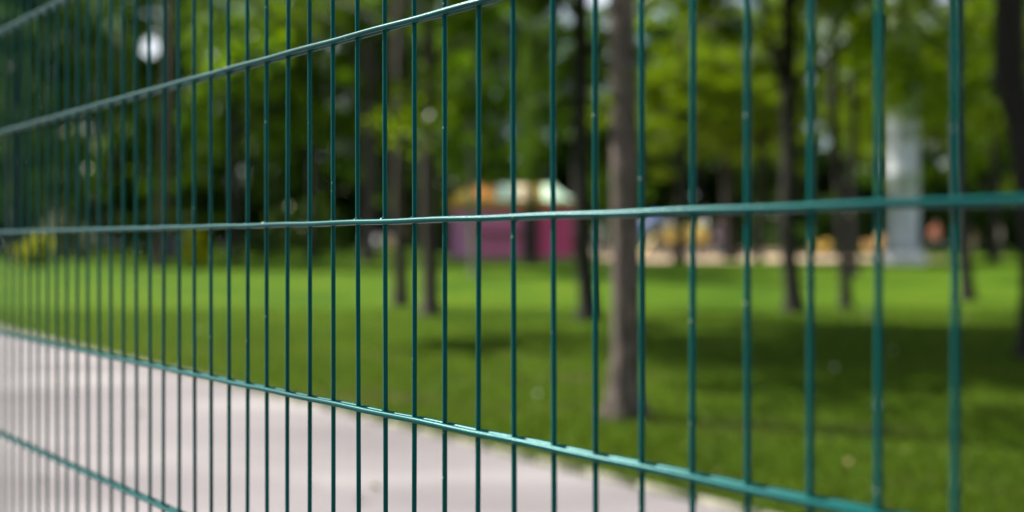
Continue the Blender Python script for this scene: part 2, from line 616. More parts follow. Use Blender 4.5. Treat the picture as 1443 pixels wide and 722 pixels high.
ALL_TREES = []
def tree(loc, label, h, r0, r1, bark, crown, cbase, cscale=(1, 1, 1), coff=(0, 0), crz=0.0, bend=(), group='park trees', seed=0, **kw):
    t = empty('deciduous_tree', loc, label, 'tree', group)
    link('trunk', trunk_mesh('trunk', h, r0, r1, M[bark], bend=bend, seed=seed, **kw), None, t)
    if crown is not None:
        c = link('crown', crown, None, t, smooth=False)
        bx, by = (bend[-1][1], bend[-1][2]) if bend else (0, 0)
        c.location = (bx + coff[0], by + coff[1], cbase)
        c.scale = cscale
        c.rotation_euler = (0, 0, crz)
    ALL_TREES.append(t)
    return t

# the near tree: big grey-brown trunk
p = ground_pt(879, 588)
big = tree(p, 'large grey-brown trunk with flared roots, nearest tree beside the path', 8.5, 0.092, 0.072, 'bark_big', CR_M[0], 4.5,
     (1.45, 1.35, .85), (0.2, 1.6), 0.4, bend=((0.9, 0.012, 0), (3, -0.012, 0), (7, -0.02, 0.1)), seed=3, n=24, flare=2.0, limbs=7)
# short side shoots with leaves on the big trunk
v, f, t_ = leaf_cloud([(-0.13, -0.05, 2.05, 1.0), (-0.16, 0.0, 1.9, .8), (0.12, 0.1, 2.7, 1)], 26, 0.06, 0.13)
me = np_mesh('shoot', v, f, {'tint': t_}); me.materials.append(M['leaf_yellow'])
sh = link('leafy_shoots', me, None, big, smooth=False); sh['kind'] = 'stuff'

p = ground_pt(829, 450)
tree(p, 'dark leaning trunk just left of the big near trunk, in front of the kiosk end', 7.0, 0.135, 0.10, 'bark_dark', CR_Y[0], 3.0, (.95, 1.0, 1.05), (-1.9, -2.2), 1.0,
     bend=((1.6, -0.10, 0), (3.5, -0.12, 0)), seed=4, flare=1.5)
p = ground_pt(564, 431)
tree(p, 'left slim trunk of the close pair on the sunlit lawn', 7.0, 0.12, 0.09, 'bark_mid', CR_M[1], 4.1, (1.35, 1.35, 1.0), (-1.0, -4.0), 2.0,
     bend=((2.0, -0.02, 0), (4, 0.0, 0)), seed=5)
p = ground_pt(607, 444)
tree(p, 'right trunk of the close pair on the lawn, left of the purple kiosk', 7.0, 0.125, 0.09, 'bark_mid', CR_M[0], 3.1, (1.2, 1.2, 1.05), (-.2, -2.2), 3.0,
     bend=((2.0, -0.05, 0), (4, -0.02, 0)), seed=6)
p = ground_pt(1120, 440)
tree(p, 'dark crooked forked trunk between the big trunk and the grey column', 6.5, 0.135, 0.10, 'bark_dark', CR_Y[1], 3.4, (1.1, 1.3, 1), (.4, -2.8), 0.3,
     bend=((1.4, -0.12, 0), (2.6, -0.10, 0)), seed=7, fork=(3.3, -0.45, 1.8, 0.06))
p = ground_pt(1192, 434)
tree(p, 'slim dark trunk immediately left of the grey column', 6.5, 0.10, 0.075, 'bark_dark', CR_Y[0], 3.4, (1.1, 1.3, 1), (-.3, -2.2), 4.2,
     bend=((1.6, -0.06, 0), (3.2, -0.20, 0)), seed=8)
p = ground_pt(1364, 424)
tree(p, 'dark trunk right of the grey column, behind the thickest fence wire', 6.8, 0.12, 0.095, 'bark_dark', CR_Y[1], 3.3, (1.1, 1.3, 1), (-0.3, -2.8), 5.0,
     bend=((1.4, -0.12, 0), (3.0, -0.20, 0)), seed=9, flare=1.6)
p = ground_pt(1464, 505)
tree(p, 'dark leaning trunk at the right edge of the lawn', 6.5, 0.16, 0.12, 'bark_dark', CR_D[0], 2.9, (.8, .8, .8), (0.9, 0.3), 1.0,
     bend=((1.0, -0.03, 0), (1.9, -0.10, 0), (2.9, -0.30, 0)), seed=10)
# trees further back, told apart by what they stand beside
p = at(750, 33)
tree(p, 'dark slim trunk standing in front of the purple kiosk', 8, 0.15, 0.12, 'bark_dark', CR_M[1], 1.9, (.24, .24, .85), (0.1, -.3), 0.7, seed=11, bend=((3, 0.05, 0),))
p = ground_pt(668, 388)
tree(p, 'thin pale brown sapling before the left end of the kiosk', 6, 0.09, 0.06, 'bark_pale', CR_M[0], 2.0, (.36, .36, .7), (-.25, 0), 0.7, seed=12, bend=((3, -0.08, 0),))
p = at(958, 36)
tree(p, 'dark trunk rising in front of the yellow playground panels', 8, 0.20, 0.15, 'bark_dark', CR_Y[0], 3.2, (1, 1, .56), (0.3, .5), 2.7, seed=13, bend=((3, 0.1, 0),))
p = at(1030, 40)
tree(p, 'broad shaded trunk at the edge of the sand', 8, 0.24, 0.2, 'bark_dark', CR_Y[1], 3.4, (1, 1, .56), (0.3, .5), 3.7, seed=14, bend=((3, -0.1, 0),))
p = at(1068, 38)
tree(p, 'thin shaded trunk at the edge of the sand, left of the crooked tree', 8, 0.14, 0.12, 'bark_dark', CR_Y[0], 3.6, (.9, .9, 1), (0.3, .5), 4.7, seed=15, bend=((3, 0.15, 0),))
p = at(224, 31)
tree(p, 'brown trunk at the far left, beside the lime green bush', 10, 0.14, 0.11, 'bark_mid', CR_D[1], 7.9, (.8, .8, .7), (1.2, 2.5), 0.2, seed=16, bend=((3, 0.22, 0), (6, 0.3, 0)), limbs=0)
p = at(518, 37)
tree(p, 'grey shaded trunk behind the close pair on the lawn', 8, 0.24, 0.2, 'bark_mid', CR_M[0], 3.8, (1, 1, 1), (0.3, 1.5), 1.2, seed=17, bend=((3, 0.05, 0),))
p = at(440, 40)
tree(p, 'slender leafy tree behind the middle of the sunlit lawn', 8, 0.15, 0.12, 'bark_dark', CR_M[1], 3.3, (1, 1, 1), (0.3, .5), 2.2, seed=18, bend=((3, 0.05, 0),))
p = at(330, 38)
tree(p, 'dark trunk right of the lime green bush', 8, 0.16, 0.12, 'bark_dark', CR_M[0], 3.2, (.78, .78, 1), (0.3, .5), 3.2, seed=19, bend=((3, 0.05, 0),))
p = at(80, 42)
tree(p, 'leafy tree over the pale bushes at the far left', 8, 0.2, 0.15, 'bark_dark', CR_D[0], 3.2, (.9, .9, 1), (-.3, .5), 3.9, seed=20, bend=((3, 0.05, 0),))
p = at(20, 36)
tree(p, 'dark tree at the left edge of the lawn', 8, 0.2, 0.15, 'bark_dark', CR_D[1], 3.0, (1, 1, 1), (0.3, .5), 3.9, seed=21, bend=((3, 0.05, 0),))
p = at(1400, 36)
tree(p, 'shaded tree behind the lawn near the right edge', 8, 0.16, 0.12, 'bark_dark', CR_Y[0], 2.8, (1, 1, 1), (0.3, .5), 5.9, seed=22, bend=((3, 0.05, 0),))
p = at(1290, 42)
tree(p, 'leafy tree behind the grey column', 8, 0.16, 0.12, 'bark_dark', CR_Y[1], 2.9, (1, 1, 1), (0.3, .5), 4.9, seed=23, bend=((3, 0.05, 0),))
p = at(1205, 27)
tree(p, 'yellow-green tree whose leaves hang before the grey column', 8, 0.10, 0.08, 'bark_dark', CR_Y[1], 2.9, (.62, .6, .6), (1.0, 0), 1.9, seed=24, bend=((3, -0.05, 0),))

# far wood behind everything: one mass
def far_wood():
    V, F, T = [], [], []
    n0 = 0
    rng = np.random.default_rng(11)
    trunks = MB()
    for row, (y0, dx, sz) in enumerate(((50, 5.2, .30), (62, 6.0, .36), (78, 7.0, .45))):
        wd = y0 * 0.66 + 14
        x = -wd
        while x < wd:
            yy = y0 + rng.uniform(-3, 3)
            if row == 0 and -13 < x < 24:      # the playground clearing
                x += dx; continue
            px = x / yy * FPX + CX
            base = gz(yy) + rng.uniform(1.6, 3.4)
            R = rng.uniform(3.0, 4.2); Hc = rng.uniform(13, 19)
            if row == 0 and 600 < px < 860: Hc = 12
            cl = np.array(crown_clumps(R, Hc, 130, rng=rng, core=.25))
            cl[:, 0] += x; cl[:, 1] += yy; cl[:, 2] += base
            v, f, t = leaf_cloud(cl, 60, sz * 1.12, 0.95, rng=rng)
            V.append(v); F.append(f + n0); T.append((t * 0.75 + 0.25 * rng.random()) ); n0 += len(v)
            r = rng.uniform(.14, .26)
            trunks.tube([(x, yy, gz(yy) - .2), (x + rng.uniform(-.3, .3), yy, gz(yy) + 4), (x + rng.uniform(-.6, .6), yy, gz(yy) + 10)], [r, r * .85, r * .5], 8)
            x += dx * rng.uniform(.8, 1.2)
    # unseen trees added behind the camera to cut horizon light on the fence
    for i in range(26):
        a = math.radians(180 + i / 25 * 180) 
        rr = rng.uniform(15, 21)
        x, yy = math.cos(a) * rr * 1.3, math.sin(a) * rr - 1
        cl = np.array(crown_clumps(rng.uniform(2.6, 3.4), rng.uniform(7, 9.5), 80, rng=rng, core=.2))
        cl[:, 0] += x; cl[:, 1] += yy; cl[:, 2] += rng.uniform(.2, 1.2)
        v, f, t = leaf_cloud(cl, 40, .34, 1.0, rng=rng)
        V.append(v); F.append(f + n0); T.append(t * .7); n0 += len(v)
    # undergrowth under the trees
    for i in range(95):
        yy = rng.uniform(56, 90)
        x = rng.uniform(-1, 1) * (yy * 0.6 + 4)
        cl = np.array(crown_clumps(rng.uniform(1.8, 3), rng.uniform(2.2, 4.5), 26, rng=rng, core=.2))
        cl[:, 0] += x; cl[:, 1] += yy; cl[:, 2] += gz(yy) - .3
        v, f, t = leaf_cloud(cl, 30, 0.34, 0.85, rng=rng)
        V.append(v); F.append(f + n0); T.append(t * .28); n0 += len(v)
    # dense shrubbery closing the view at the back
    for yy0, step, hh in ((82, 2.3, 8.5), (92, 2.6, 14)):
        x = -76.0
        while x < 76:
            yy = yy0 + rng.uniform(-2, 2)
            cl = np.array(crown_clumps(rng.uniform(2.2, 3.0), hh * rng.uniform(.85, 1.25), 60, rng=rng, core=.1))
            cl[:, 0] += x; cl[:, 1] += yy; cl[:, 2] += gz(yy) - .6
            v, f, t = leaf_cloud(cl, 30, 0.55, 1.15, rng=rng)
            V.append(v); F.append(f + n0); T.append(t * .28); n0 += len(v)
            x += step
    V, T = np.concatenate(V), np.concatenate(T)
    q = V.reshape(-1, 4, 3).mean(1)
    keep = np.ones(len(q), bool)
    for gx, gzz, rad in ((-.350, .192, .0105), (.145, .229, .012), (.456, .203, .006), (-.09, .236, .005), (-.30, .222, .006)):   # openings between crowns
        d = np.hypot(q[:, 0] / q[:, 1] - gx, (q[:, 2] - CAM_H) / q[:, 1] - gzz)
        keep &= ~((d < rad) & (q[:, 1] > 30))
    V = V.reshape(-1, 4, 3)[keep].reshape(-1, 3); T = T.reshape(-1, 4)[keep].ravel()
    me = np_mesh('woodland', V, np.arange(len(V)).reshape(-1, 4), {'tint': T})
    me.materials.append(M['leaf_wood'])
    o = link('woodland', me, None, None, smooth=False)
    tag(o, 'dense far wood closing the view behind the park lawn', 'woodland', kind='stuff')
    tk = trunks.build('woodland_trunks', M['bark_dark'], o)
    tk['kind'] = 'stuff'
M['leaf_wood'] = mat_leaf('foliage_far_wood', (0.004, 0.018, 0.002), (0.070, 0.160, 0.014), (0.24, 0.48, 0.015), 0.42)
far_wood()

# fallen leaves and clover heads
def litter():
    n = 130
    y = 4.2 + RNG.random(n) ** 1.2 * 16
    x = (RNG.random(n) - .5) * 1.15 * y
    z = np.vectorize(gz)(y) + .022
    c = np.stack([x, y, z, np.ones(n)], 1)
    v, f, t = leaf_cloud(c, 1, .05, .01)
    m = mat_leaf('fallen_leaves', (0.12, 0.08, 0.03), (0.36, 0.32, 0.13), (0.2, 0.16, 0.04), 0.25)
    o = link('fallen_leaves', np_mesh('fallen_leaves', v, f, {'tint': t}), m, smooth=False)
    tag(o, 'small fallen leaves scattered over footpath and lawn', 'leaves', kind='stuff')
    n = 16
    y = 5.5 + RNG.random(n) * 14
    x = RNG.random(n) * .5 * y - .05 * y
    mb = MB()
    for a, b in zip(x, y):
        mb.lathe([(.004, 0), (.014, .006), (.016, .014), (.008, .024)], (a, b, gz(b) + .045), 7)
        mb.tube([(a, b, gz(b)), (a, b, gz(b) + .047)], .0015, 4)
    o = mb.build('clover_flowers', simple('clover_white', (.7, .7, .62), .8, .1, 5))
    tag(o, 'small white clover heads scattered in the shaded lawn', 'flowers', kind='stuff')
litter()

# bushes
def bush(px, y, R, Hb, mat, label, n=26, per=60, size=.10, spread=.32, group=None):
    me = crown_mesh('foliage', R, Hb, n, per, size, spread, M[mat], core=.2)
    t = empty('bush', at(px, y), label, 'bush', group)
    c = link('foliage', me, None, t, smooth=False)
    mb = MB()
    for i in range(5):
        a = i * 1.3
        mb.tube([(0.05 * math.cos(a), 0.05 * math.sin(a), -.05), (R * .3 * math.cos(a), R * .3 * math.sin(a), Hb * .45), (R * .5 * math.cos(a), R * .5 * math.sin(a), Hb * .8)], [.025, .018, .008], 6)
    mb.build('stem', M['bark_dark'], t)
    return t
bush(279, 31, .42, 1.15, 'leaf_lime', 'lime green bush standing alone on the far side of the lawn', 34, 110, .11, .22)
bush(49, 33, .55, 1.05, 'leaf_lime', 'yellow-green bush at the far left in front of pale shrubs', 34, 110, .11, .26)
bush(88, 38, .8, 1.9, 'leaf_pale', 'tall pale grey-green shrub at the far left of the lawn', 40, 60, .12, .32)
bush(119, 39, .5, 1.0, 'leaf_pale', 'low pale grey-green shrub right of the tall pale one', 20, 60, .12, .3)
bush(66, 39, .5, 1.5, 'leaf_pale', 'narrow pale shrub behind the left yellow-green bush', 22, 60, .12, .3)
bush(242, 44, .55, 1.1, 'petal_lilac', 'lilac flowering bush left of the lime green bush', 20, 50, .12, .3)
bush(266, 47, .5, 1.3, 'petal_lilac', 'pale lilac bush right behind the lime green bush', 16, 40, .12, .3)
bush(438, 43, 1.3, 1.5, 'leaf_mid', 'rounded green bush behind the sunlit lawn', 40, 60, .13, .4)
bush(205, 48, 1.5, 2.0, 'leaf_dark', 'dark bush between the wide dark bush and the lilac bush', 40, 80, .16, .5)
bush(170, 45, 1.6, 1.7, 'leaf_dark', 'wide dark bush between pale shrubs and lilac bush', 40, 60, .14, .5)
bush(370, 46, 1.6, 1.5, 'leaf_dark', 'wide dark bush right of the lime green bush', 40, 60, .14, .5)
bush(1120, 50, 1.2, 1.6, 'leaf_dark', 'dark bush at the back of the sand', 40, 60, .14, .5)
bush(1060, 55, 1.5, 1.9, 'leaf_dark', 'wide dark bush behind the sand beside the blue-clad person', 40, 60, .14, .5)

# ------------------------------------------------------------------ grey column
p = ground_pt(1271, 374)
p = Vector((at(1271, p.y + .9).x, p.y + .9, p.z))
col_ = empty('steel_column', p, 'tall light grey steel column on a white round base', 'column')
R = 23 / FPX * p.y
mb = MB()
prof = [(R * 1.06, .40), (R * 1.06, .55), (R, .58)]
z = .58
while z < 11:
    prof += [(R, z + 2.35), (R * 1.015, z + 2.37), (R * 1.015, z + 2.45), (R, z + 2.47)]
    z += 2.47
mb.lathe(prof, n=40)
M['steel'] = simple('galvanised_steel', (0.36, 0.39, 0.40), 0.42, 0.15, 2.0, metal=0.35)
mb.build('shaft', M['steel'], col_)
M['white_conc'] = simple('white_painted_concrete', (0.72, 0.70, 0.70), 0.7, 0.1, 2.5, bmp=.003)
MB().lathe([(R * 1.42, -.2), (R * 1.42, .30), (R * 1.34, .37), (R * 1.1, .41)], n=40).build('base', M['white_conc'], col_)
bolt = MB().lathe([(.035, 0), (.035, .06), (.02, .09)], n=6).mesh('bolt'); bolt.materials.append(M['steel'])
for i in range(12):
    a = i * math.pi / 6
    b = link('bolt', bolt, None, col_); b.location = (R * 1.18 * math.cos(a), R * 1.18 * math.sin(a), .40)

# ------------------------------------------------------------------ kiosk
KY = 40.0
x0, x1 = at(634, KY).x, at(808, KY).x
kx, kw = (x0 + x1) / 2, x1 - x0
kd = 3.0
kiosk = empty('kiosk', (kx, KY, gz(KY)), 'purple kiosk with yellow scalloped eaves and low striped cloth roof', 'kiosk')
M['purple'] = simple('purple_paint', (0.70, 0.19, 0.37), 0.5, 0.08, 1.5)
M['magenta'] = simple('magenta_paint', (0.68, 0.08, 0.24), 0.5, 0.08, 1.5)
M['violet'] = simple('violet_paint', (0.55, 0.22, 0.42), 0.5, 0.08, 1.5)
M['yellow'] = simple('yellow_fabric', (0.60, 0.42, 0.04), 0.7, 0.12, 3)
M['orange'] = simple('orange_fabric', (0.75, 0.30, 0.03), 0.7, 0.12, 3)
M['mint'] = simple('mint_white_fabric', (0.50, 0.72, 0.54), 0.6, 0.08, 3)
M['frame'] = simple('dark_frame_metal', (0.09, 0.05, 0.07), 0.5, 0.1, 3)
hw = 2.0
MB().box((0, kd / 2, .06), (kw, kd, .16), bev=.01).build('plinth', M['kerb'], kiosk, smooth=False)
# panels across the front, joints recessed between posts
cuts = [(634, 664, 'violet'), (667, 735, 'purple'), (738, 757, 'frame'), (760, 808, 'magenta')]
for a, b, mt in cuts:
    ax, bx = at(a, KY).x - kx, at(b, KY).x - kx
    MB().box(((ax + bx) / 2, .05, .14 + (hw - .14) / 2), (bx - ax, .05, hw - .14), bev=.012).build('wall_panel', M[mt], kiosk, smooth=False)
for sx in (-1, 1):
    for k in range(2):
        MB().box((sx * (kw / 2 - .03), .08 + (k + .5) * (kd - .1) / 2, .14 + (hw - .14) / 2), (.05, (kd - .1) / 2 - .03, hw - .14), bev=.012).build('side_panel', M['purple'], kiosk, smooth=False)
MB().box((0, kd - .03, 1.07), (kw - .12, .05, hw - .14), bev=.01).build('back_wall', M['purple'], kiosk, smooth=False)
for px in (634, 665.5, 736.5, 758.5, 808):
    MB().box((at(px, KY).x - kx, .03, hw / 2 + .06), (.06, .06, hw - .05), bev=.008).build('post', M['frame'], kiosk, smooth=False)
# serving counter
MB().box(((at(667, KY).x + at(735, KY).x) / 2 - kx, -.12, 1.05), (at(735, KY).x - at(667, KY).x, .3, .045), bev=.01).build('counter', M['frame'], kiosk, smooth=False)
# valance flaps
nf = 17
fw = (kw + .3) / nf
fl = MB()
k = 8
pts = [(-fw / 2 * .94, .28), (fw / 2 * .94, .28)] + [(fw / 2 * .94 * math.cos(math.pi * i / k), .10 - .10 * math.sin(math.pi * i / k)) for i in range(k + 1)]
nfv = len(pts)
fl.add([(x, -.008, z) for x, z in pts] + [(x, .008, z) for x, z in pts],
       [tuple(range(nfv)), tuple(range(2 * nfv - 1, nfv - 1, -1))] + [(i, (i + 1) % nfv, nfv + (i + 1) % nfv, nfv + i) for i in range(nfv)])
flY = fl.mesh('valance_flap'); flY.materials.append(M['yellow'])
flO = fl.mesh('valance_flap'); flO.materials.append(M['orange'])
for i in range(nf):
    o = link('valance_flap', flY if i % 2 == 0 else flO, None, kiosk, smooth=False)
    o.location = (-kw / 2 - .15 + (i + .5) * fw, -.19, hw - .0)
    o.rotation_euler = (math.radians(6), 0, 0)
MB().box((0, -.16, hw + .30), (kw + .3, .05, .06)).build('eave_rail', M['frame'], kiosk, smooth=False)
# two-peaked tent roof made of cloth segments
def seg(name, a, b, c, mat):
    a, b, c = Vector(a), Vector(b), Vector(c)
    mb = MB()
    n = 6
    vs, idx = [], {}
    for i in range(n + 1):
        t = i / n
        sag = -.16 * math.sin(math.pi * t)
        l, r = a.lerp(c, t), b.lerp(c, t)
        for j in (0, 1, 2):
            q = l.lerp(r, j / 2); q.z += sag
            vs.append(q)
    fs = []
    for i in range(n):
        for j in range(2):
            q = i * 3 + j
            fs.append((q, q + 1, q + 4, q + 3))
    mb.add(vs, fs)
    o = mb.build(name, mat, kiosk)
    sm = o.modifiers.new('cloth_thickness', 'SOLIDIFY'); sm.thickness = .012
ez, rz_ = hw + .33, hw + 1.02
ex0, ex1 = -kw / 2 - .15, kw / 2 + .15
cutsr = [(634, 'yellow'), (660, 'orange'), (700, 'mint'), (727, 'cream'), (744, 'yellow'), (766, 'mint')]
xs_ = [ex0] + [at(a, KY).x - kx for a, _ in cutsr[1:]] + [ex1]
M['cream'] = simple('cream_fabric', (0.72, 0.58, 0.38), 0.7, 0.1, 3)
def roof_pt(x, v, side):
    # v from eave 0 to ridge 1, hip ends pulled in
    rx = min(max(x, ex0 + .9 * v), ex1 - .9 * v)
    y = (-.2 if side < 0 else kd + .2) + ((kd / 2 + .2) * v) * (1 if side < 0 else -1)
    return (rx, y, ez + (rz_ - ez) * v - .10 * math.sin(math.pi * v))
for side in (-1, 1):
    for i, (_, mt) in enumerate(cutsr):
        a, b = xs_[i] + (.01 if i else 0), xs_[i + 1] - .01
        mb = MB(); vs, fs = [], []
        for j in range(7):
            for k in range(5): vs.append(roof_pt(a + (b - a) * k / 4, j / 6 * .985, side))
        for j in range(6):
            for k in range(4): fs.append((j * 5 + k, j * 5 + k + 1, j * 5 + k + 6, j * 5 + k + 5))
        mb.add(vs, fs)
        o = mb.build('roof_cloth', M[mt], kiosk)
        sm = o.modifiers.new('cloth_thickness', 'SOLIDIFY'); sm.thickness = .012
seg('roof_cloth', (ex0, -.2, ez), (ex0, kd + .2, ez), (ex0 + .9, kd / 2, rz_), M['orange'])
seg('roof_cloth', (ex1, kd + .2, ez), (ex1, -.2, ez), (ex1 - .9, kd / 2, rz_), M['yellow'])
MB().tube([(ex0 + .85, kd / 2, rz_), (ex1 - .85, kd / 2, rz_)], .035, 8).build('ridge_pole', M['frame'], kiosk)

# ------------------------------------------------------------------ playground pieces
M['py'] = simple('yellow_plastic', (0.88, 0.68, 0.20), 0.35, 0.06, 2)
M['pb'] = simple('blue_plastic', (0.03, 0.13, 0.50), 0.35, 0.06, 2)
M['pr'] = simple('orange_red_plastic', (0.72, 0.20, 0.08), 0.35, 0.06, 2)
M['pg'] = simple('grey_metal', (0.30, 0.32, 0.33), 0.4, 0.1, 3, metal=.5)
PY = 44.0
def X(px, y=PY): return at(px, y).x
pf = empty('climbing_frame', (X(950), PY, gz(PY)), 'playground tower with three yellow bubble panels and a blue roof', 'climbing frame')
cxp = X(950)
for px in (913, 937, 962, 994):
    for dy in (0, 1.3):
        MB().tube([(X(px) - cxp, dy, -.1), (X(px) - cxp, dy, 1.85)], .05, 12).build('post', M['pg'], pf)
MB().box((X(965) - cxp, .65, .62), (1.8, 1.3, .07), bev=.01).build('platform', M['frame'], pf, smooth=False)
for px in (945, 968, 985):
    mb = MB()
    n, r, rings = 24, .40, 7
    vs, fs = [], []
    for j in range(rings):
        q = math.pi / 2 * j / rings
        for i in range(n):
            t = 2 * math.pi * i / n
            vs.append((r * math.cos(q) * math.cos(t) * .88, -.30 * math.sin(q), r * math.cos(q) * math.sin(t)))
    vs.append((0, -.30, 0))
    for j in range(rings - 1):
        for i in range(n):
            a, b = j * n + i, j * n + (i + 1) % n
            fs.append((a, b, b + n, a + n))
    for i in range(n): fs.append(((rings - 1) * n + i, (rings - 1) * n + (i + 1) % n, len(vs) - 1))
    fs.append(tuple(range(n - 1, -1, -1)))
    mb.add(vs, fs)
    mb.build('bubble_panel', M['py'], pf, smooth=True, loc=(X(px) - cxp, -.07, 1.05))
# blue pitched roof panels over the left bay
for s in (-1, 1):
    mb = MB()
    c0 = X(925) - cxp
    mb.add([(c0, -.15, 1.95), (c0, 1.45, 1.95), (c0 + s * .55, 1.45, 1.35), (c0 + s * .55, -.15, 1.35)], [(0, 1, 2, 3)])
    o = mb.build('roof_panel', M['pb'], pf, smooth=False)
    sm = o.modifiers.new('t', 'SOLIDIFY'); sm.thickness = .04
# slide
mb = MB()
pts = [(0, 0, 1.0), (-.5, -.1, .75), (-1.0, -.2, .4), (-1.4, -.3, .18), (-1.7, -.35, .14)]
vs, fs = [], []
for x, y, z in pts:
    for dy, dz in ((-.25, .14), (-.22, 0), (.22, 0), (.25, .14)):
        vs.append((X(925) - cxp + x * .45, y * .5 - .1 + dy, z))
        vs[-1] = (vs[-1][0], vs[-1][1], z + dz)
for i in range(4):
    for j in range(3): fs.append((i * 4 + j, i * 4 + j + 1, i * 4 + j + 5, i * 4 + j + 4))
mb.add(vs, fs)
o = mb.build('slide', M['py'], pf)
sm = o.modifiers.new('t', 'SOLIDIFY'); sm.thickness = .02
for i in range(5):
    MB().tube([(X(994) - cxp, .1, .12 + i * .13), (X(994) - cxp, 1.2, .12 + i * .13)], .018, 8).build('rung', M['pg'], pf)

def spring_toy(px, y, mat, label, h=1.25, sc=1.0):
    t = empty('spring_rider', at(px, y), label, 'spring rider', 'spring riders and seats of the playground')
    t.scale = (sc, sc, sc)
    mb = MB()
    pts = [(.09 * math.cos(a * .8), .09 * math.sin(a * .8), a / 48 * .45) for a in range(49)]
    mb.tube(pts, .014, 6).build('spring', M['pg'], t)
    # rocking body: profile of a rounded animal with head, extruded
    prof = [(-.42, .50), (-.30, .46), (.25, .46), (.40, .58), (.46, .80), (.58, h - .28), (.52, h - .08), (.34, h), (.20, h - .10), (.18, .86), (.02, .76), (-.22, .80), (-.40, .94), (-.50, .84)]
    n = len(prof)
    mb = MB()
    mb.add([(x, -.11, z) for x, z in prof] + [(x, .11, z) for x, z in prof],
           [tuple(range(n)), tuple(range(2 * n - 1, n - 1, -1))] + [(i, (i + 1) % n, n + (i + 1) % n, n + i) for i in range(n)])
    o = mb.build('body', mat, t, smooth=False)
    bv = o.modifiers.new('b', 'BEVEL'); bv.width = .04; bv.segments = 3
    MB().box((-.08, 0, .83), (.3, .26, .05), bev=.02).build('seat', M['frame'], t)
    MB().tube([(.22, -.28, .95), (.22, .28, .95)], .018, 8).build('handlebar', M['pg'], t)
    MB().tube([(0, -.28, .52), (0, .28, .52)], .018, 8).build('footrest', M['pg'], t)
    return t
M['py2'] = simple('deep_yellow_plastic', (0.85, 0.60, 0.14), 0.35, 0.06, 2)
M['po'] = simple('apricot_plastic', (0.88, 0.58, 0.26), 0.35, 0.06, 2)
spring_toy(1157, 46, M['py2'], 'yellow spring rider on the sand, left of the slim dark trunk', 1.1, .72)
spring_toy(1231, 44, M['po'], 'apricot spring rider just left of the grey column', 1.3, .8)
spring_toy(556, 50, M['po'], 'apricot spring rider seen behind the close pair of trunks', 1.5)

# ------------------------------------------------------------------ people
M['skin'] = simple('skin', (0.55, 0.32, 0.23), 0.55, 0.05, 4)
def cloth(name, c): 
    M[name] = simple(name, c, 0.85, 0.12, 6); return M[name]
cloth('white_cloth', (0.75, 0.74, 0.74)); cloth('blue_cloth', (0.04, 0.12, 0.28)); cloth('peach_cloth', (0.62, 0.42, 0.28))
cloth('red_cloth', (0.75, 0.22, 0.15)); cloth('dark_cloth', (0.03, 0.035, 0.045)); cloth('pink_cloth', (0.72, 0.55, 0.60))
cloth('khaki_cloth', (0.30, 0.27, 0.20)); cloth('navy_cloth', (0.02, 0.04, 0.12)); cloth('denim', (0.10, 0.14, 0.22))
cloth('hair_dark', (0.03, 0.02, 0.015)); cloth('hair_brown', (0.12, 0.07, 0.04))

def skin_obj(name, verts, edges, mat, parent, root=0, sub=1):
    me = bpy.data.meshes.new(name)
    me.from_pydata([v[0] for v in verts], edges, [])
    me.skin_vertices.new(name='Skin') if hasattr(me, 'skin_vertices') and len(me.skin_vertices) == 0 and hasattr(me.skin_vertices, 'new') else None
    o = bpy.data.objects.new(name, me)
    COL.objects.link(o)
    o.parent = parent
    me.materials.append(mat)
    md = o.modifiers.new('skin', 'SKIN')
    if len(me.skin_vertices) == 0:
        bpy.context.view_layer.update()
    if len(me.skin_vertices):
        for i, v in enumerate(verts):
            r = v[1]
            me.skin_vertices[0].data[i].radius = r if isinstance(r, tuple) else (r, r)
            me.skin_vertices[0].data[i].use_root = (i == root)
    md.use_smooth_shade = True
    s = o.modifiers.new('sub', 'SUBSURF'); s.levels = sub; s.render_levels = sub
    return o

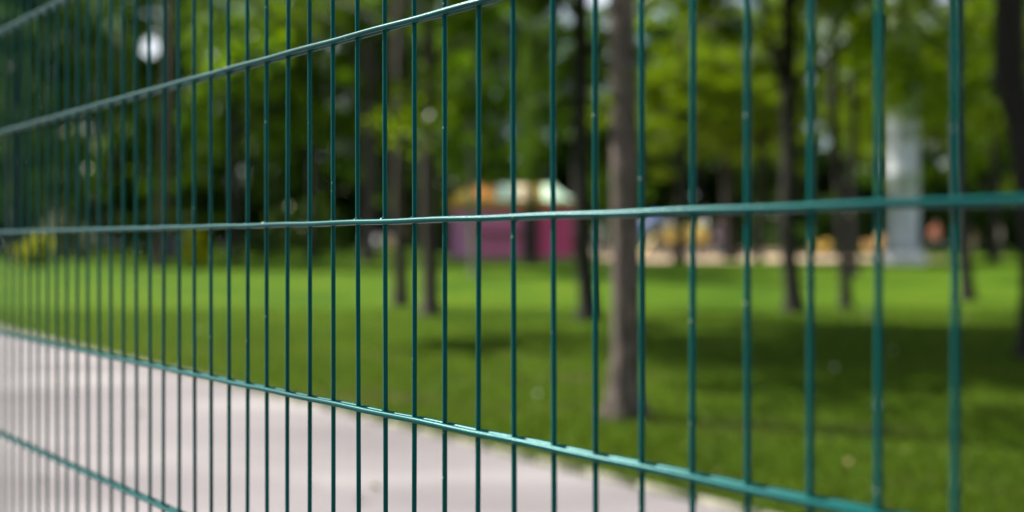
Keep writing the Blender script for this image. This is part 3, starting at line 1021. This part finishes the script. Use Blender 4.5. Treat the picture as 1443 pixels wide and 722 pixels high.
def person(loc, rz, label, H, top, legs, hair, pose, cap=None, bag=None):
    """pose: dict with l_foot, r_foot (fore-aft), l_hand, r_hand (positions) as fractions of H; body faces -Y"""
    t = empty('person', loc, label, 'person', None, rz)
    h = H
    def P(x, y, z): return (x * h, y * h, z * h)
    hL, hR = pose['l_hand'], pose['r_hand']
    fL, fR = pose['l_foot'], pose['r_foot']
    V = [(P(0, 0, .53), (.085 * h, .06 * h)),      # 0 pelvis
         (P(0, 0, .62), (.075 * h, .052 * h)),     # 1 waist
         (P(0, 0, .74), (.092 * h, .06 * h)),      # 2 chest
         (P(0, .004, .82), (.045 * h, .04 * h)),   # 3 neck base
         (P(0, -.004, .865), (.032 * h, .034 * h)),  # 4 neck
         (P(0, -.010, .915), (.044 * h, .052 * h)),  # 5 head low
         (P(0, -.006, .960), (.046 * h, .056 * h))]  # 6 head top
    E = [(0, 1), (1, 2), (2, 3), (3, 4), (4, 5), (5, 6)]
    def chain(start, items):
        prev = start
        for q, r in items:
            V.append((q, r * h if not isinstance(r, tuple) else r)); E.append((prev, len(V) - 1)); prev = len(V) - 1
        return prev
    ends = {}
    for s, hand, foot, key in ((-1, hL, fL, 'l'), (1, hR, fR, 'r')):
        sh = Vector(P(s * .105, 0, .80)); ha = Vector(P(*hand))
        mid = (sh + ha) / 2
        el = mid + Vector((s * .018 * h, .03 * h, -.01 * h))
        w = chain(2, [(tuple(sh), .032), (tuple(el), .024), (tuple(ha), .016)])
        d = (ha - el).normalized()
        side = d.cross(Vector((s, 0, 0))).normalized()
        palm = ha + d * .028 * h
        pi = chain(w, [(tuple(palm), .017)])
        for k in range(4):                      # four fingers, unequal, curled a little
            o_ = side * (k - 1.5) * .0105 * h
            L = (.036, .042, .039, .030)[k] * h
            a = palm + d * .012 * h + o_
            b = a + d * L * .5 - Vector((s, 0, 0)) * .003 * h
            c = b + d * L * .4 - Vector((s, 0, 0)) * .010 * h
            chain(pi, [(tuple(a), .0055), (tuple(b), .005), (tuple(c), .0042)])
        th = ha + d * .012 * h - side * .016 * h
        chain(w, [(tuple(th), .007), (tuple(th + d * .02 * h - side * .010 * h), .0055)])
        ends[key] = palm
        hip = Vector(P(s * .052, 0, .50)); an = Vector(P(s * .055, foot, .045))
        kn = (hip + an) / 2 + Vector((0, -.022 * h - abs(foot) * .12 * h, 0.0))
        chain(0, [(tuple(hip), .056), (tuple(kn), .036), (tuple((kn + an) / 2 + Vector((0, .006 * h, 0))), .034), (tuple(an), .021), (P(s * .057, foot - .05, .017), .018), (P(s * .058, foot - .095, .013), .014)])
    skin_obj('body', V, E, M['skin'], t, 0, 1)
    # face
    fc = Vector(P(0, -.062, .93))
    MB().lathe([(.004 * h, 0), (.012 * h, -.012 * h), (.010 * h, -.02 * h)], (0, -.063 * h, .945 * h), 8).build('nose', M['skin'], t)
    for s in (-1, 1):
        MB().box((s * .017 * h, -.062 * h, .947 * h), (.012 * h, .006 * h, .006 * h), bev=.002 * h).build('eye', M['hair_dark'], t)
        MB().box((s * .047 * h, -.004 * h, .935 * h), (.008 * h, .018 * h, .030 * h), bev=.003 * h).build('ear', M['skin'], t)
    MB().box((0, -.060 * h, .905 * h), (.026 * h, .006 * h, .005 * h), bev=.002 * h).build('mouth', M['red_cloth'], t)
    # hair: cap of the skull, to the neck at the back
    bm = bmesh.new()
    bmesh.ops.create_icosphere(bm, subdivisions=3, radius=1)
    bmesh.ops.delete(bm, geom=[v for v in bm.verts if (v.co.z < (-.05 if v.co.y < .1 else -.75)) or (v.co.y < -.55 and v.co.z < .42)], context='VERTS')
    for v in bm.verts: v.co = Vector((v.co.x * .057 * h, v.co.y * .066 * h - .004 * h, v.co.z * .062 * h + .948 * h))
    me = bpy.data.meshes.new('hair'); bm.to_mesh(me); bm.free()
    o = link('hair', me, hair, t); sm = o.modifiers.new('t', 'SOLIDIFY'); sm.thickness = .006 * h
    # clothing shells
    tv = [(P(0, 0, .50), (.092 * h, .068 * h)), (P(0, 0, .62), (.084 * h, .062 * h)), (P(0, 0, .74), (.100 * h, .069 * h)), (P(0, .004, .815), (.055 * h, .048 * h))]
    te = [(0, 1), (1, 2), (2, 3)]
    for s, hand in ((-1, hL), (1, hR)):
        sh = Vector(P(s * .105, 0, .80)); ha = Vector(P(*hand))
        el = (sh + ha) / 2 + Vector((s * .018 * h, .03 * h, -.01 * h))
        m = sh.lerp(el, .75)
        n = len(tv)
        tv += [(tuple(sh), .040 * h), (tuple(m), .036 * h)]
        te += [(2, n), (n, n + 1)]
    skin_obj('shirt', tv, te, top, t, 0, 1)
    lv = [(P(0, 0, .545), (.092 * h, .070 * h))]
    le = []
    for s, foot in ((-1, fL), (1, fR)):
        hip = Vector(P(s * .052, 0, .49)); an = Vector(P(s * .055, foot, .07))
        kn = (hip + an) / 2 + Vector((0, -.022 * h - abs(foot) * .12 * h, 0))
        n = len(lv)
        lv += [(tuple(hip), .064 * h), (tuple(kn), .046 * h), (tuple(an), .034 * h)]
        le += [(0, n), (n, n + 1), (n + 1, n + 2)]
    skin_obj('trousers', lv, le, legs, t, 0, 1)
    for s, foot in ((-1, fL), (1, fR)):
        mb = MB()
        mb.box((s * .057 * h, (foot - .04) * h, .020 * h), (.052 * h, .15 * h, .042 * h), bev=.018 * h)
        mb.build('shoe', M['dark_cloth'], t)
    if cap:
        MB().lathe([(.062 * h, 0), (.062 * h, .022 * h), (.052 * h, .05 * h), (.03 * h, .064 * h), (.004 * h, .068 * h)], (0, 0, .955 * h), 20).build('cap', cap, t)
        MB().box((0, -.082 * h, .962 * h), (.07 * h, .06 * h, .006 * h), bev=.003 * h).build('cap_peak', cap, t)
    if bag:
        q = ends['l']
        b = MB().box((0, 0, 0), (.07 * h, .16 * h, .17 * h), bev=.02 * h).build('handbag', bag)
        b.location = Vector(loc) + Matrix.Rotation(rz, 3, 'Z') @ Vector((q.x, q.y, q.z - .12 * h))
        b.rotation_euler = (0, 0, rz)
        tag(b, 'blue bag hanging from the hand of the person in the white cap', 'bag')
    return t

stand = dict(l_hand=(-.15, -.03, .50), r_hand=(.15, -.03, .50), l_foot=-.02, r_foot=.03)
walk = dict(l_hand=(-.15, -.12, .52), r_hand=(.15, .07, .50), l_foot=.11, r_foot=-.13)
reach = dict(l_hand=(-.13, -.20, .66), r_hand=(.14, -.10, .52), l_foot=0, r_foot=.05)
yy = ground_pt(846, 372).y
person(at(846, yy), math.radians(25), 'person in white cap and top with peach trousers, walking beside the kiosk', 1.46, M['white_cloth'], M['peach_cloth'], M['hair_brown'], walk, cap=M['white_cloth'], bag=M['blue_cloth'])
person(at(1319, 50), math.radians(-20), 'person in an orange-red top and dark trousers, right of the grey column', 1.68, M['red_cloth'], M['dark_cloth'], M['hair_brown'], stand)
person(at(1408, 50), math.radians(15), 'person in a pale pink top near the right edge of the lawn', 1.55, M['pink_cloth'], M['dark_cloth'], M['hair_dark'], walk)
person(at(1372, 52), math.radians(60), 'person in khaki clothes between the dark trunk and the pink top', 1.35, M['khaki_cloth'], M['khaki_cloth'], M['hair_dark'], reach)
person(at(1014, 47), math.radians(-30), 'person in dark navy clothes standing at the back of the sand', 1.7, M['navy_cloth'], M['navy_cloth'], M['hair_dark'], stand)

# ------------------------------------------------------------------ wire mesh fence
VR, HR = 0.0025, 0.0030
HR_OFF = VR + HR - 0.0004
def fence_pt(s, z, n=0.0):
    q = F0 + U * s + NRM * n
    return Vector((q.x, q.y, z))
# the wire at photo column 724.5 is number zero
def s_of(px):
    # solve (F0.x+U.x s)/(F0.y+U.y s) = (px-CX)/FPX
    k = (px - CX) / FPX
    return (k * F0.y - F0.x) / (U.x - k * U.y)
S0 = s_of(724.5)
RAILS = [CAM_H + 0.0262 + 0.2 * k for k in range(-5, 5)]
Z0, Z1 = RAILS[0] - 0.03, RAILS[-1] + 0.03
fence = empty('wire_mesh_fence', F0, 'dark green double-wire mesh fence running away to the left in the foreground', 'fence')
PANEL = [(-0.62, 1.90)]
def wavy(p0, p1, n, amp, rnd):
    out = []
    ax, ay = rnd.uniform(0, 6.28), rnd.uniform(0, 6.28)
    for i in range(n + 1):
        t = i / n
        q = p0.lerp(p1, t)
        j = NRM * (amp * math.sin(ax + t * 9)) + U * (amp * math.sin(ay + t * 7))
        out.append(q + j)
    return out
rnd = random.Random(5)
nb0, nb1 = -13, 37
for i in range(nb0, nb1 + 1):
    s = S0 + 0.05 * i + rnd.uniform(-.0005, .0005)
    mb = MB()
    lean = U * rnd.uniform(-.0015, .0015)
    a, b = fence_pt(s, Z0) - F0 - lean, fence_pt(s, Z1) - F0 + lean
    mb.tube(wavy(a, b, 20, 0.0005, rnd), VR, 14)
    mb.build('vertical_wire', M['wire'], fence)
sa, sb = S0 + .05 * nb0 - .012, S0 + .05 * nb1 + .012
for z in RAILS:
    for side in (-1, 1):
        mb = MB()
        pts = []
        n = 2 * (nb1 - nb0) + 2
        ph = rnd.uniform(0, 6)
        for i in range(n + 1):
            s = sa + (sb - sa) * i / n
            pts.append(fence_pt(s, z + 0.0009 * math.sin(s * 3.1 + ph) + 0.0003 * math.sin(s * 41 + ph), side * HR_OFF) - F0)
        mb.tube(pts, HR, 16)
        mb.build('horizontal_wire', M['wire'], fence)
wv, wf = [], []
bm = bmesh.new(); bmesh.ops.create_icosphere(bm, subdivisions=1, radius=1)
bv = np.array([v.co[:] for v in bm.verts]); bf = np.array([[v.index for v in f.verts] for f in bm.faces]); bm.free()
for i in range(nb0, nb1 + 1):
    s = S0 + .05 * i
    for z in RAILS:
        for side in (-1, 1):
            c = fence_pt(s, z, side * (VR + .0003)) - F0
            k = rnd.uniform(.8, 1.3)
            v = bv * np.array([.0034 * k, .0034 * k, .0036 * k]) + np.array(c)
            wf.append(bf + len(wv) * len(bv)); wv.append(v)
wb = link('weld_beads', np_mesh('weld_beads', np.concatenate(wv), np.concatenate(wf)), M['wire'], fence)
wb['kind'] = 'stuff'
# posts just beyond each end of the panel, with clamps
for k, s in enumerate((sa - .035, sb + .035)):
    f = fence_pt(s, 0) - F0
    MB().box((f.x, f.y, 1.0), (.06, .04, 2.16), math.atan2(U.y, U.x), .004).build('post', M['wire'], fence)
    MB().box((f.x, f.y, 2.09), (.066, .046, .02), math.atan2(U.y, U.x), .004).build('post_cap', M['wire'], fence)
    for z in RAILS[::3]:
        c = f + U * (.03 if k == 0 else -.03) + NRM * .018
        MB().box((c.x, c.y, z), (.07, .012, .035), math.atan2(U.y, U.x), .003).build('clamp', M['wire'], fence)
